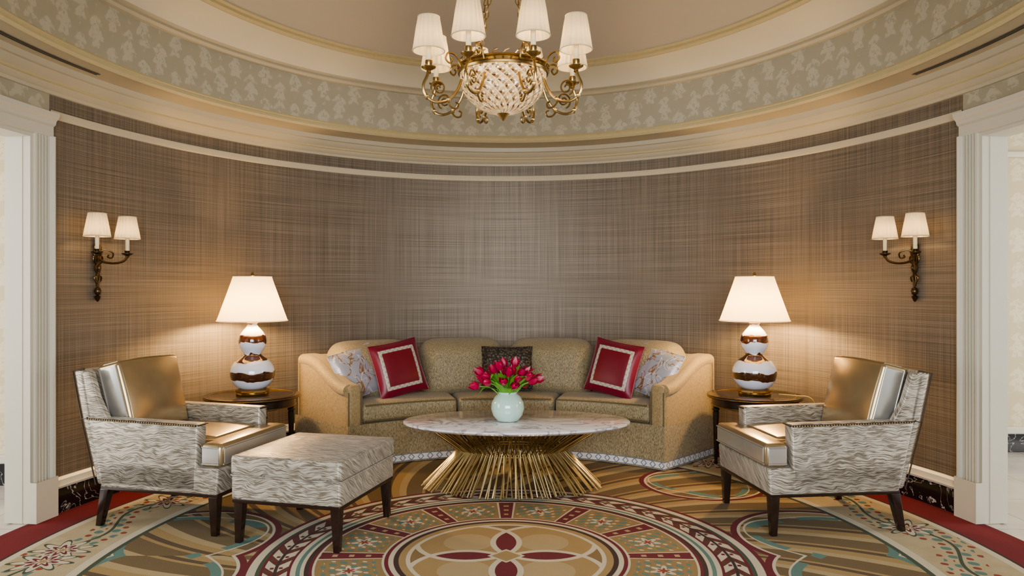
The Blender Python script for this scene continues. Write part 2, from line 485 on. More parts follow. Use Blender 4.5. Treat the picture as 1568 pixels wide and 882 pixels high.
sweep('wall_back', [(0,0),(0,2.5)], -E0, E0, WALL, n=120)
stripe = [(0,2.355),(.008,2.357),(.010,2.36),(.010,2.400),(.008,2.405),(0,2.405)]
basem = [(0,0),(.022,0),(.022,.145),(.016,.15)]
basec = [(.016,.15),(.03,.152),(.034,.165),(.024,.18),(.022,.20),(.008,.215),(0,.215)]
sweep('trim_1', stripe, -E0, E0, STRIPE, n=120)
sweep('baseboard_back', basem, -E0, E0, BMARB, n=120); sweep('trim_2', basec, -E0, E0, WHITE, n=120)
ti = 3
for sgn, side in ((-1,'left'),(1,'right')):
    lo, hi = (E3, EW) if sgn > 0 else (-EW, -E3)
    sweep('wall_'+side, [(0,0),(0,2.5)], lo, hi, WALL)
    sweep('baseboard_'+side, basem, lo, hi, BMARB); 
    sweep('trim_%d' % ti, stripe, lo, hi, STRIPE); ti += 1
    sweep('trim_%d' % ti, basec, lo, hi, WHITE); ti += 1
    mbd = MB()
    def vs_sheet(pts, z0, z1):
        vs, fs = [], []
        for (t, o) in pts:
            th = radians(t*sgn); nrm = Vector((-sin(th)/A, -cos(th)/B, 0)).normalized()
            p = ell(A, B, th) + nrm*o
            vs += [Vector((p.x, p.y, z0)), Vector((p.x, p.y, z1))]
        for i in range(len(pts)-1): fs.append([2*i, 2*i+1, 2*i+3, 2*i+2])
        return vs, fs
    for (a, b) in ((E0, E1), (E3, E2)):
        d = b-a; pts = [(a, 0), (a, .045), (a+.08*d, .052), (a+.16*d, .045), (a+.20*d, .03)]
        for k in range(4):
            f0 = .24 + .14*k; pts += [(a+f0*d, .032), (a+(f0+.02)*d, .014), (a+(f0+.08)*d, .014), (a+(f0+.10)*d, .032)]
        pts += [(a+.84*d, .03), (a+.86*d, .018), (b, .018), (b, -.03), (b+.02*d, -.03), (b+.02*d, JD), (b-.3*d, JD)]
        mbd.add(vs_sheet(pts, 0.0065, 2.24), WHITE)
        pl = [(a-.02*d, 0), (a-.02*d, .058), (b+.01*d, .058), (b+.01*d, -.02)]
        mbd.add(vs_sheet(pl, 0.0065, .24), WHITE)
    mbd.obj('door_frame_'+side, ang=20)
    lo, hi = (E0, E3) if sgn > 0 else (-E3, -E0)
    sweep('trim_%d' % ti, [(JD,2.6),(JD,2.215),(.018,2.215),(.018,2.235),(.030,2.24),(.030,2.30),(.045,2.31),(.05,2.33),(.07,2.35),(.075,2.375),(.0,2.38)], lo, hi, WHITE); ti += 1
    sweep('wall_over_door_'+side, [(0,2.375),(0,2.52)], lo, hi, FRIEZE)
FA, FB = 2.44, 2.93     # frieze oval
sweep('trim_cornice', [(0,2.495),(.014,2.497),(.018,2.515),(.025,2.52),(.036,2.53),(.046,2.55),(.05,2.565),(.066,2.575),(.085,2.60),(.09,2.61),(.105,2.615),(.11,2.65),(.13,2.652)], -180, 180, CREAM, n=160, sharp=25)
sweep('trim_cornice_gilding', [(.041,2.546),(.056,2.554),(.054,2.568)], -180, 180, GOLDP, n=160)
sweep('ceiling_soffit', [(A-.11,B-.11,2.651),(FA,FB,2.655)], -180, 180, CREAM, n=160)
sweep('trim_frieze_lower', [(FA+.025,FB+.025,2.652),(FA,FB,2.645),(FA-.015,FB-.015,2.66),(FA-.005,FB-.005,2.68),(FA-.02,FB-.02,2.69),(FA-.005,FB-.005,2.705)], -180, 180, GOLDP, n=160)
sweep('wall_frieze', [(FA,FB,2.69),(FA,FB,3.04)], -180, 180, FRIEZE, n=160)
sweep('trim_frieze_upper', [(FA+.005,FB+.005,3.03),(FA-.03,FB-.03,3.035),(FA-.045,FB-.045,3.05),(FA-.035,FB-.035,3.065),(FA-.07,FB-.07,3.075),(FA-.07,FB-.07,3.085)], -180, 180, CREAM, n=160)
sweep('ceiling_cove', [(FA-.07,FB-.07,3.08),(2.32,2.82,3.12),(2.24,2.74,3.165),(2.13,2.63,3.20)], -180, 180, COVE, n=160, sharp=60)
sweep('trim_dome', [(2.14,2.64,3.197),(2.12,2.61,3.19),(2.09,2.58,3.20),(2.10,2.59,3.215),(2.06,2.55,3.225),(2.07,2.56,3.24)], -180, 180, GOLDP, n=160)
sweep('ceiling', [(2.07,2.56,3.235),(1.9,2.35,3.30),(1.6,2.0,3.38),(1.2,1.5,3.45),(.7,.9,3.49),(.3,.4,3.50),(.001,.001,3.50)], -180, 180, DOME, n=160, sharp=60)
for sgn, side in ((-1,'left'),(1,'right')):
    lo, hi = (75, 105) if sgn > 0 else (-105, -75)
    for k, oa in enumerate((2.590, 2.568)):
        sweep('air_vent_'+side, [(oa,oa+.55,2.6485),(oa-.013,oa+.535,2.6485)], lo, hi, VENT)
def quad(name, pts, mat, uv=None):
    me = bpy.data.meshes.new(name); me.from_pydata(pts, [], [[0,1,2,3]]); me.materials.append(mat)
    if uv: add_uv(me, uv)
    o = bpy.data.objects.new(name, me); COL.objects.link(o); return o
def sidewall(name, x0, x1, y):
    quad(name, [(x0,y,0),(x1,y,0),(x1,y,2.75),(x0,y,2.75)], ROOMPAPER, [(0,0),(abs(x1-x0),0),(abs(x1-x0),2.75),(0,2.75)])
    xm = (x0+x1)/2
    MB().add(rbox(abs(x1-x0)/2, .012, .075, .004), BMARB, T(xm, y-.013, .076)).add(rbox(abs(x1-x0)/2, .016, .03, .008), WHITE, T(xm, y-.017, .18)).obj('baseboard_'+name[5:])
    MB().add(rbox(abs(x1-x0)/2, .016, .025, .008), WHITE, T(xm, y-.017, 2.45)).obj('trim_'+name[5:])
sidewall('wall_hall_left', -2.62, -6, 5.15)
sidewall('wall_hall_right', 2.2, 7, 6.2)
quad('ceiling_hall_left', [(-2.7,-1,2.75),(-6,-1,2.75),(-6,5.2,2.75),(-2.7,5.2,2.75)], CREAM)
quad('ceiling_hall_right', [(2.4,-1,2.75),(7,-1,2.75),(7,6.3,2.75),(2.4,6.3,2.75)], CREAM)

# ------------------------------------------------------------------ sofa
SC = 4.3
def pol(phi, r, z): return Vector((r*sin(phi), SC + r*cos(phi), z))
def seg(p0, p1, r0, r1, z0, z1, rad=.03, mid=(10,3,3), crown=None, top=None, lean=0):
    """rounded box bent around the sofa arc; angles in degrees"""
    rm = (r0+r1)/2; hx = radians(p1-p0)/2*rm; hy = (r1-r0)/2; hz = (z1-z0)/2
    pc = radians(p0+p1)/2
    def w(q):
        x, y, z = q
        if crown:
            u = x/hx; v = y/hy; t = z/hz
            if crown[0] == 'z': z += math.copysign(crown[1], z)*max(0,(1-u*u))*max(0,(1-v*v))*abs(t)
            if crown[0] == 'y' and y < 0: y -= crown[1]*(max(0,(1-u*u))*max(0,(1-t**4)) - .40*abs(u)**7)
            if crown[0] == 'y' and t > 0: z += (.028*(1-u**4) - .060*abs(u)**7)*t
        zz = z + (z0+z1)/2
        if top: zz = z0 + (zz-z0)*(top(y + rm)-z0)/(z1-z0)
        rr = rm + y + lean*(zz-z0)
        return pol(pc + x/rm, rr, zz)
    return rbox(hx, hy, hz, rad, 4, mid, w)
sofa = empty('sofa')
RF, RO, AE = 1.68, 2.44, 44.0
f = MB()
f.add(seg(-AE, AE, 2.26, RO, .07, .81, .05, (50,2,6)), SOFA2)
f.add(seg(-40, 40, RF+.02, 2.28, .12, .33, .02, (40,2,2)), SOFA)
f.obj('frame', sofa)
def armtop(r):
    t = max(0, min(1, (r-RF-.05)/(RO-RF-.2))); t = t*t*(3-2*t); return .635 + .185*t
for i, s in enumerate((-1, 1)):
    m = MB(); p = sorted((s*39.6, s*AE))
    m.add(seg(p[0], p[1], RF-.01, RO, .07, .8, .045, (3,14,6), top=armtop), SOFA2)
    path = [pol(radians(s*(AE-.9)), r, armtop(r)-.045) for r in [RF+.02+(RO-RF-.08)*k/12 for k in range(13)]]
    m.add(tube(path, .047, 14), SOFA2)
    for q in (39.9, AE-.3):
        m.add(tube([pol(radians(s*q), RF-.008, z) for z in (.3,.4,.5,.58)], .005, 6), WELT)
    m.obj('arm_%d' % (i+1), sofa)
for i in range(4):
    p0 = -41 + i*20.5
    lf = .6 if i == 0 else .50; rt = .6 if i == 3 else .50
    m = MB(); m.add(seg(p0+lf, p0+20.5-rt, 1.99, 2.24, .45, .895, .09, (16,2,8), ('y', .10), lean=.14), SOFA)
    m.obj('back_cushion_%d' % (i+1), sofa)
# dark tubes standing in for the shade between the loose back cushions
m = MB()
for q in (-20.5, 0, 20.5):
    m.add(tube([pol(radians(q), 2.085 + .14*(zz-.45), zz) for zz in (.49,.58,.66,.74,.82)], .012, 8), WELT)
m.obj('cushion_gap_shade', sofa)
for i, (a, b) in enumerate(((-39.5,-13.3),(-12.9,12.9),(13.3,39.5))):
    m = MB(); m.add(seg(a, b, RF-.01, 2.14, .335, .485, .045, (14,8,2), ('z', .018)), SOFA)
    for zz in (.352, .47):
        m.add(tube([pol(radians(a+.6+(b-a-1.2)*k/14), RF-.012, zz) for k in range(15)], .006, 6), WELT)
    m.obj('seat_cushion_%d' % (i+1), sofa)
def arc_sheet(ppts, z0, z1):
    vs = []; fs = []; uv = []; s = 0
    for i, p in enumerate(ppts):
        if i: s += (Vector(p)-Vector(ppts[i-1])).length
        vs += [(p[0],p[1],z0),(p[0],p[1],z1)]; uv += [(s,0),(s,1)]
    for i in range(len(ppts)-1): fs.append([2*i,2*i+1,2*i+3,2*i+2])
    return vs, fs, uv
def skirtpath(off):
    P = []
    ae = AE+.2+off*18
    for k in range(9): P.append(pol(radians(-ae), RO-(RO-RF+.02+off)*k/8, 0))
    for k in range(1, 60):
        a = -ae+2*ae*k/60; pl = 0
        for q in (-26.4,-13,0,13,26.4):
            if abs(a-q) < 1.0: pl = .012
        P.append(pol(radians(a), RF-.02-off+pl, 0))
    for k in range(9): P.append(pol(radians(ae), RF-.02-off+(RO-RF+.02+off)*k/8, 0))
    return P
vs, fs, uv = arc_sheet(skirtpath(0), .012, .335)
MB().add((vs, fs), SOFA).obj('skirt', sofa)
vs, fs, uv = arc_sheet(skirtpath(.004), .02, .075)
o = MB().add((vs, fs), TRIM).obj('skirt_trim', sofa); add_uv(o.data, uv)
fm = MB()
for s in (-1, 1):
    for (a, r) in ((40,1.8),(40,2.35),(14,1.8),(14,2.35)):
        fm.add(rbox(.03,.03,.035,.005), WOOD, T(*pol(radians(s*a), r, .041)))
fm.obj('feet', sofa)

def put_pillow(name, phi, r, z, w, h, t, mat, tilt=70, roll=0, yaw=0):
    p = pol(radians(phi), r, z)
    M = T(*p) @ R(radians(-phi+yaw), 'Z') @ R(radians(tilt), 'X') @ R(radians(roll), 'Z')
    m = MB().add(pillow(w, h, t), mat)
    e = []; N = 18
    def pt(u, v): return Vector((u*w/2*(1-.05*(1-v*v)*abs(u)), v*h/2*(1-.05*(1-u*u)*abs(v)), 0))
    for k in range(N): e.append(pt(-1+2*k/N, -1))
    for k in range(N): e.append(pt(1, -1+2*k/N))
    for k in range(N): e.append(pt(1-2*k/N, 1))
    for k in range(N): e.append(pt(-1, 1-2*k/N))
    m.add(tube(e, .004, 6, True), mat)
    m.obj(name, M=M)
put_pillow('throw_pillow', -27.4, 1.85, .715, .42, .43, .12, PRED, 74, 9, 6)
put_pillow('throw_pillow', 27.4, 1.85, .715, .42, .43, .12, PRED, 74, -9, -6)
put_pillow('patterned_pillow', -36.3, 1.96, .690, .40, .39, .10, PGREY, 68, 14, 6)
put_pillow('patterned_pillow', 36.3, 1.96, .690, .40, .39, .10, PGREY, 68, -14, -6)
put_pillow('dark_pillow', 0.2, 1.89, .69, .42, .37, .11, PDARK, 70)

# ------------------------------------------------------------------ coffee table
ct = empty('coffee_table', T(.07, 5.08, FZ))
def ering(a, b, z, n=64): return [Vector((a*cos(2*pi*k/n), b*sin(2*pi*k/n), z)) for k in range(n)]
def eloft(rings):
    n = len(rings[0]); vs = [v for r in rings for v in r]; fs = []
    for i in range(len(rings)-1):
        for k in range(n): fs.append([i*n+k, i*n+(k+1) % n, (i+1)*n+(k+1) % n, (i+1)*n+k])
    fs.append(list(range(n))[::-1]); fs.append([(len(rings)-1)*n+k for k in range(n)])
    return vs, fs
TA, TB = .765, .44
MB().add(eloft([ering(TA-.06,TB-.06,.413,96),ering(TA-.02,TB-.02,.425,96),ering(TA,TB,.437,96),ering(TA,TB,.447,96),ering(TA-.004,TB-.004,.45,96)]), MARBLE).obj('marble_top', ct)
m = MB(); N = 150
for k in range(N):
    a = 2*pi*k/N; tw = .12 if k % 2 else -.08
    j = random.uniform(-.02, .02); L = random.uniform(.93, 1.04)
    wx, wy = .355, .21
    p0 = Vector((wx*cos(a)-.03, wy*sin(a), .265))
    p1 = Vector((.59*L*cos(a+tw*.35+j)-.03, .35*L*sin(a+tw*.35+j), .006+random.uniform(0,.012)))
    d = (p0-p1).normalized(); 
    m.add(tube([p1, p0 + d*random.uniform(.01,.05)], .0058, 6), RODB)
    if k % 3 != 0:
        p2 = Vector((.60*cos(a-tw*.6)-.01, .345*sin(a-tw*.6), .415)); p3 = Vector((wx*.98*cos(a)-.03, wy*.98*sin(a), .25))
        m.add(tube([p3, p2], .0052, 6), BRASS)  # upper rods in darker brass: shade under the top put into the colour
m.obj('rod_base', ct)
m = MB()
for (a, b, z) in ((.355,.21,.262),(.362,.215,.245),(.59,.335,.410)):
    m.add(tube([v-Vector((.03 if z < .4 else .01,0,0)) for v in ering(a,b,z,64)], .006, 6, True), BRASS)
m.obj('rings', ct)

vz = FZ+.451
fv = empty('flower_vase', T(.01, 5.05, vz))
vp = [(.045,0),(.07,.004),(.10,.04),(.113,.085),(.108,.125),(.085,.165),(.062,.185),(.066,.197),(.058,.197),(.055,.18),(.05,.12)]
MB().add(lathe([(1e-5,0)]+vp, 40), CELADON).obj('vase', fv)
m = MB(); 
for k in range(26):
    a = k*2.399; rr = .17*sqrt((k+.5)/26); hz = .26 + .085*(1-(rr/.17)**2) + random.uniform(-.045,.035)
    tip = Vector((rr*cos(a)*1.2, rr*sin(a), hz)); base = Vector((.03*cos(a), .03*sin(a), .15))
    midp = base.lerp(tip, .5) + Vector((0,0,.03))
    m.add(tube(cr([base, midp, tip], 4), .004, 6), STEM)
    d = (tip-midp).normalized(); q = Vector((0,0,1)).rotation_difference(d).to_matrix().to_4x4()
    bud = lathe([(1e-5,-.005),(.012,0),(.021,.014),(.0235,.028),(.019,.044),(.012,.056),(.006,.060)], 12, mod=lambda a, z: 1+.10*cos(3*a))
    m.add(bud, TULIP, T(*tip) @ q)
    for j in range(3):
        pa = j*2.09+.5
        pet = ([Vector((0,-.012,.0)),Vector((0,.012,.0)),Vector((.012,.016,.03)),Vector((.012,-.016,.03)),Vector((.010,0,.072))],[[0,1,2,3],[3,2,4]])
        m.add(pet, TULIP, T(*tip) @ q @ R(pa,'Z') @ T(.016,0,0))
m.obj('tulips', fv)
m = MB()
for k in range(26):
    a = k*2.399+.2; L = random.uniform(.12,.20); zz = random.uniform(-.01,.11)
    pts = [Vector((.045,0,.17)), Vector((.08,0,.215+zz*.5)), Vector((.045+L*.62,0,.235+zz)), Vector((.045+L*.85,0,.21+zz+random.uniform(-.02,.05)))]
    W = [.012,.024,.018,.002]; vs = []; fs = []
    P = cr(pts, 3); ww = [W[0]+(W[1]-W[0])*min(1,i/3) if i < 4 else (W[1] if i < 6 else W[1]*(len(P)-1-i)/4+.001) for i in range(len(P))]
    for p, w in zip(P, ww): vs += [p+Vector((0,-w,.004)), p, p+Vector((0,w,.004))]
    for i in range(len(P)-1):
        for j in (0,1): fs.append([3*i+j,3*i+j+1,3*i+4+j,3*i+3+j])
    m.add((vs, fs), STEM, R(a,'Z'))
m.obj('leaves', fv)

# ------------------------------------------------------------------ side tables & lamps
def side_table(x, y, rot=0):
    t = empty('side_table', T(x, y, FZ) @ R(rot,'Z')); H = .555; r = .345
    MB().add(lathe([(1e-5,H-.028),(r-.02,H-.028),(r-.004,H-.022),(r,H-.012),(r-.004,H-.002),(r-.01,H),(1e-5,H)], 64), WOOD).obj('top', t)
    m = MB(); m.add(lathe([(r-.035,H-.030),(r-.035,H-.085),(r-.05,H-.09),(r-.05,H-.03)], 64), WOOD)
    m.add(tube(ering(r-.034,r-.034,H-.080,64), .004, 6, True), BRASS); m.obj('apron', t)
    m = MB(); m.add(tube(ering(r-.003,r-.003,H-.012,64), .0035, 6, True), BRASS)
    m.add(tube(ering(r-.05,r-.05,H,64), .0018, 4, True), BRASS); m.obj('inlay', t)
    for k in range(4):
        a = pi/4+k*pi/2 ; R0 = r-.055
        pf = [(.011,0),(.015,.012),(.011,.03),(.014,.05),(.020,.30),(.024,.40),(.018,.405),(.027,.415),(.027,.425),(.019,.432),(.024,.44),(.024,.53)]
        MB().add(lathe(cap(pf), 16), WOOD, T(R0*cos(a), R0*sin(a), 0)).obj('leg_%d' % (k+1), t)
    m = MB(); m.add(lathe(cap([(.20,.13),(.215,.135),(.215,.145),(.20,.15)]), 40), WOOD)
    for k in range(4):
        a = pi/4+k*pi/2; m.add(tube([(.19*cos(a),.19*sin(a),.14),((r-.055)*cos(a),(r-.055)*sin(a),.14)], .008, 8), WOOD)
    m.obj('shelf', t)
def table_lamp(x, y):
    z0 = FZ+.556
    t = empty('table_lamp', T(x, y, z0))
    m = MB(); m.add(lathe(cap([(.115,0),(.118,.008),(.112,.016),(.12,.022),(.12,.035),(.10,.045)]), 8), BRASS, R(pi/8,'Z')); m.obj('plinth', t)
    pf = [(.09,.045),(.12,.065),(.148,.105),(.160,.155),(.152,.205),(.12,.25),(.08,.278),(.062,.298),(.075,.322),(.094,.355),(.101,.395),(.093,.435),(.070,.47),(.045,.498),(.035,.516),(.04,.525),(.035,.535)]
    P = cr([Vector((a,0,b)) for a,b in pf], 4)
    MB().add(lathe([(1e-5,.045)]+[(p.x,p.z) for p in P]+[(1e-5,.535)], 48), GOURD).obj('gourd_body', t)
    m = MB(); m.add(tube([(0,0,.53),(0,0,.87)], .006, 8), BRASS); m.add(lathe(cap([(.006,.87),(.014,.88),(.010,.895),(.004,.905)]), 12), BRASS)
    for k in range(3): m.add(tube([(0,0,.862),(.128*cos(k*2.094),.128*sin(k*2.094),.868)], .002, 5), BRASS)
    m.add(tube(cr([(0,.0,.55),(.05,0,.57),(.07,0,.66),(.05,0,.8),(0,0,.865)],5), .002, 5), BRASS)
    m.obj('stem_and_harp', t)
    pf = [(.252,.545),(.232,.60),(.19,.72),(.155,.82),(.138,.872)]
    m = MB(); m.add(lathe(pf, 56), LSHADE); m.obj('shade', t)
    m = MB(); m.add(tube(ering(.252,.252,.546,56), .004, 6, True), LSHADE); m.add(tube(ering(.138,.138,.871,48), .003, 6, True), LSHADE); m.obj('shade_rim', t)
    m = MB(); m.add(lathe([(1e-5,-.03),(.018,-.025),(.028,0),(.02,.025),(.012,.05),(1e-5,.05)], 16), m_bulb, T(0,0,.70)); m.obj('bulb', t)
    light('POINT', (x, y, z0+.63), 62, (1.0,.64,.29), radius=.05, name='lamp_light')
def light(kind, loc, e, col, radius=.05, rot=None, size=None, name='light'):
    l = bpy.data.lights.new(name, kind); l.energy = e; l.color = col
    if kind == 'POINT': l.shadow_soft_size = radius
    if kind == 'AREA': l.shape = 'RECTANGLE'; l.size, l.size_y = size
    if kind == 'SUN': l.angle = radius
    o = bpy.data.objects.new(name, l); COL.objects.link(o); o.location = loc
    if rot: o.rotation_euler = rot
    return o
g = G('bulb_glass'); m_bulb = g.fin((1,.9,.7), .4, em=(1,.75,.45), ems=4)
for s, lx in ((-1, -1.885), (1, 1.845)):
    side_table(lx, 5.58, .2*s); table_lamp(lx, 5.58)
MB().add(tube(cr([(1.99,5.48,.575),(2.09,5.40,.575),(2.16,5.34,.57),(2.195,5.325,.50),(2.20,5.34,.3),(2.26,5.33,.05),(2.34,5.31,.012)],6), .004, 6), CORD).obj('lamp_cord')

# ------------------------------------------------------------------ armchairs
def armchair(x, y, rot):
    t = empty('armchair', T(x, y, FZ) @ R(rot,'Z'))
    W = .345
    m = MB()
    m.add(prism([(.405,.225),(.415,.37),(-.36,.37),(-.34,.225)], 'xz', -W, W, .012), STRIE)
    for s in (-1, 1):
        a, b = sorted((s*W, s*(W-.085)))
        m.add(prism([(.275,.235),(.285,.605),(-.43,.615),(-.345,.235)], 'xz', a, b, .014), STRIE)
    m.add(prism([(-.335,.235),(-.40,.62),(-.455,.885),(-.535,.875),(-.475,.60),(-.375,.235)], 'xz', -W+.01, W-.01, .018), STRIE)
    for s in (-1, 1):
        a, b = sorted((s*(W-.01), s*(W-.055)))
        m.add(prism([(-.30,.60),(-.37,.72),(-.42,.875),(-.50,.87),(-.44,.60)], 'xz', a, b, .014), STRIE)
    m.obj('frame', t)
    m = MB()
    m.add(rbox(.375,W-.005,.012,.004), WOOD, T(.03,0,.222))
    for s in (-1, 1):
        yy = s*(W+.001)
        m.add(tube([(.278,yy,.596),(-.425,yy,.606)], .006, 6), NAIL)
        for k in range(46):
            m.add(lathe([(.0055,-.002),(.004,.003),(1e-5,.0045)], 6), BRASS, T(.272-k*.0152, yy+s*.004, .596+k*.0002) @ R(-s*pi/2,'X'))
        m.add(tube([(-.435,s*(W-.006),.61),(-.478,s*(W-.012),.60),(-.538,s*(W-.012),.872),(-.46,s*(W-.012),.885)], .005, 6), NAIL)
        m.add(tube([(-.478,s*(W-.010),.60),(-.378,s*(W-.008),.235)], .004, 6), NAIL)
    m.add(tube([(.288,-W,.598),(.288,-W+.085,.598)], .005, 6), NAIL); m.add(tube([(.288,W,.598),(.288,W-.085,.598)], .005, 6), NAIL)
    m.obj('nailhead_trim', t)
    yi = W-.09
    poly = [(-.36,-yi),(.295,-yi),(.295,-W+.004),(.43,-W+.004),(.43,W-.004),(.295,W-.004),(.295,yi),(-.36,yi)]
    m = MB(); m.add(prism(poly, 'xy', .372, .502, .028, 4), LEATH)
    m.add(rbox(.30,yi-.05,.02,.019,3,6,lambda q: (q[0], q[1], q[2]+.012*(1-(q[0]/.3)**2))), LEATH, T(0,0,.49))
    m.obj('seat_cushion', t)
    m = MB()
    for zz in (.392, .482):
        m.add(tube([(.432,-W+.02,zz),(.432,W-.02,zz)], .004, 6), SILVL)
        for s in (-1,1): m.add(tube([(.31,s*(W-.002),zz),(.415,s*(W-.002),zz)], .004, 6), SILVL)
    m.add(rbox(.003,W-.03,.04,.002), SILVL, T(.430,0,.437))
    for s in (-1,1): m.add(rbox(.05,.003,.04,.002), SILVL, T(.362,s*(W-.004),.437))
    m.obj('cushion_boxing', t)
    M = T(-.325,0,.695) @ R(radians(-14),'Y')
    def wb(q):
        u = q[1]/.25; v = q[2]/.215
        return (q[0] + (.035 if q[0] > 0 else -.0)*max(0,1-u*u)*max(0,1-v*v), q[1]*(1+.03*v), q[2] + .012*(1-u*u)*(v > 0))
    m = MB(); m.add(rbox(.075,.25,.215,.022,4,8,wb), LEATH, M)
    for s in (-1,1):
        m.add(rbox(.054,.004,.195,.003,2,2,lambda q: (q[0],q[1]+s*.0075*(q[2]/.215),q[2])), SILVL, M @ T(0,s*.2505,0))
        for xx in (-.056,.056): m.add(tube([(xx,s*(.254-.007),-.2),(xx,s*(.254+.007),.2)], .005, 6), SILVL, M)
    m.add(rbox(.052,.23,.004,.003), LEATH, M @ T(0,0,.219))
    m.obj('back_cushion', t)
    for i, (lx, ly, sx) in enumerate(((.375,W-.03,0),(.375,-W+.03,0),(-.32,W-.03,-.05),(-.32,-W+.03,-.05))):
        def wl(q, sx=sx): 
            k = (q[2]+.108)/.216; f = .62+.38*k
            return (q[0]*f + sx*(1-k), q[1]*f, q[2])
        MB().add(rbox(.027,.027,.107,.004,2,1,wl), WOOD, T(lx, ly, .1075)).obj('leg_%d' % (i+1), t)
armchair(1.785, 4.43, pi+radians(6.5))
armchair(-1.865, 4.47, radians(-14))

# ottoman
ot = empty('ottoman', T(-1.055, 4.19, FZ) @ R(radians(-15),'Z'))
hx, hy = .315, .335
m = MB()
m.add(rbox(hx, hy, .062, .012, 3, 2), STRIE, T(0,0,.295))
m.add(rbox(hx+.006, hy+.006, .052, .022, 3, 8, lambda q: (q[0], q[1], q[2] + (.028*(1-(q[0]/hx)**2)*(1-(q[1]/hy)**2) if q[2] > 0 else 0))), STRIE, T(0,0,.411))
m.obj('upholstery', ot)
m = MB()
for zz, o in ((.362,.006),(.457,.0)):
    c = .02; P = []
    for a0, sx, sy in ((0,1,1),(90,-1,1),(180,-1,-1),(270,1,-1)):
        for k in range(4):
            a = radians(a0+30*k); P.append(Vector((sx*(hx+o-c)+c*cos(a), sy*(hy+o-c)+c*sin(a), zz)))
    m.add(tube(P, .0045, 6, True), STRIE)
m.add(rbox(hx-.003, hy-.003, .010, .004), WOOD, T(0,0,.226))
m.obj('piping_and_base', ot)
i = 0
for sx in (-1,1):
    for sy in (-1,1):
        i += 1
        def wl(q): 
            k = (q[2]+.109)/.218; f = .62+.38*k; return (q[0]*f+sx*.006*(1-k), q[1]*f+sy*.006*(1-k), q[2])
        MB().add(rbox(.026,.026,.109,.004,2,1,wl), WOOD, T(sx*(hx-.035), sy*(hy-.035), .1095)).obj('leg_%d' % i, ot)

# ------------------------------------------------------------------ chandelier
CX = -.015
chd = empty('chandelier', T(CX, CY, 0))
bowl = [(1e-5,2.222),(.05,2.226),(.10,2.242),(.15,2.275),(.19,2.318),(.211,2.37),(.217,2.41),(.217,2.425)]
P = cr([Vector((a,0,b)) for a,b in bowl], 4)
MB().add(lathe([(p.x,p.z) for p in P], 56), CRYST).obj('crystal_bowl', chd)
m = MB()
m.add(lathe([(.214,2.418),(.226,2.42),(.230,2.43),(.222,2.437),(.222,2.448),(.232,2.454),(.228,2.462),(.214,2.465),(.207,2.455),(.207,2.42)], 56), BRASS)
for k in range(36):
    a = 2*pi*k/36; m.add(lathe([(1e-5,-.007),(.006,0),(1e-5,.007)], 6), BRASS, T(.228*cos(a),.228*sin(a),2.442))
m.add(lathe(cap([(.004,2.19),(.012,2.20),(.018,2.212),(.030,2.222),(.034,2.230)]), 16), BRASS)
for k in range(24):
    a = 2*pi*k/24; m.add(tube([(.215*cos(a),.215*sin(a),2.462),(.222*cos(a+.06),.222*sin(a+.06),2.478),(.215*cos(a+.13),.215*sin(a+.13),2.486)], .0035, 5), BRASS)
m.obj('brass_rim', chd)
arms = MB(); shades = MB(); cand = MB()
armP = cr([(.218,0,2.375),(.24,0,2.32),(.285,0,2.268),(.345,0,2.252),(.395,0,2.275),(.412,0,2.325),(.395,0,2.37),(.385,0,2.40)], 5)
sp = []
for k in range(26):
    a = -1.2 + k*.42; rr = .042*(1-k/30); sp.append(Vector((.335+rr*cos(a), 0, 2.322+rr*sin(a))))
sp2 = cr([(.222,0,2.44),(.25,0,2.49),(.285,0,2.50),(.30,0,2.47),(.28,0,2.45),(.268,0,2.465),(.276,0,2.478)], 4)
sp3 = cr([(.295,0,2.262),(.27,0,2.235),(.242,0,2.232),(.235,0,2.252),(.25,0,2.262)], 4)
cup = [(1e-5,2.385),(.012,2.39),(.010,2.402),(.034,2.415),(.036,2.42),(.014,2.424),(.018,2.44),(.017,2.45)]
shp = [(.077,2.495),(.070,2.54),(.060,2.61),(.051,2.66)]
PL = lambda a, z: 1+.038*cos(20*a)
for k in range(8):
    a = radians(21+45*k); Mk = R(a,'Z')
    arms.add(tube(armP, .0070, 8), BRASS, Mk); arms.add(tube(sp, .0045, 6), BRASS, Mk)
    arms.add(tube(sp2, .005, 6), BRASS, Mk); arms.add(tube(sp3, .005, 6), BRASS, Mk)
    for (lx, lz) in ((.285,2.268),(.395,2.275)):
        arms.add(lathe([(1e-5,-.018),(.009,-.008),(.012,.004),(1e-5,.018)], 8), BRASS, Mk @ T(lx,0,lz))
    arms.add(lathe(cup, 16), BRASS, Mk @ T(.385,0,0))
    cand.add(lathe(cap([(.0125,2.445),(.0125,2.525)]), 12), CANDLE, Mk @ T(.385,0,0))
    shades.add(lathe(shp, 120, mod=PL), CSHADE, Mk @ T(.385,0,0))
    shades.add(tube(ering(.078,.078,2.497,24), .003, 5, True), CSHADE, Mk @ T(.385,0,0)); shades.add(tube(ering(.052,.052,2.659,24), .003, 5, True), CSHADE, Mk @ T(.385,0,0))
    p = Mk @ Vector((.385,0,2.55)); light('POINT', (CX+p.x, CY+p.y, p.z), .65, (1,.68,.34), .015, name='chandelier_bulb')
arms.obj('arms', chd); shades.obj('pleated_shades', chd); cand.obj('candle_sleeves', chd)
ch = MB()
def chain(p, q, step=.034):
    p, q = Vector(p), Vector(q); d = q-p; nn = int(d.length/step); rot = Vector((0,0,1)).rotation_difference(d.normalized()).to_matrix().to_4x4()
    for i in range(nn):
        c = p + d*((i+.5)/nn)
        link = [Vector((.009*cos(t), 0, .021*sin(t))) for t in [2*pi*k/10 for k in range(10)]]
        ch.add(tube(link, .0028, 5, True), BRASS, T(*c) @ rot @ R(pi/2*(i % 2), 'Z'))
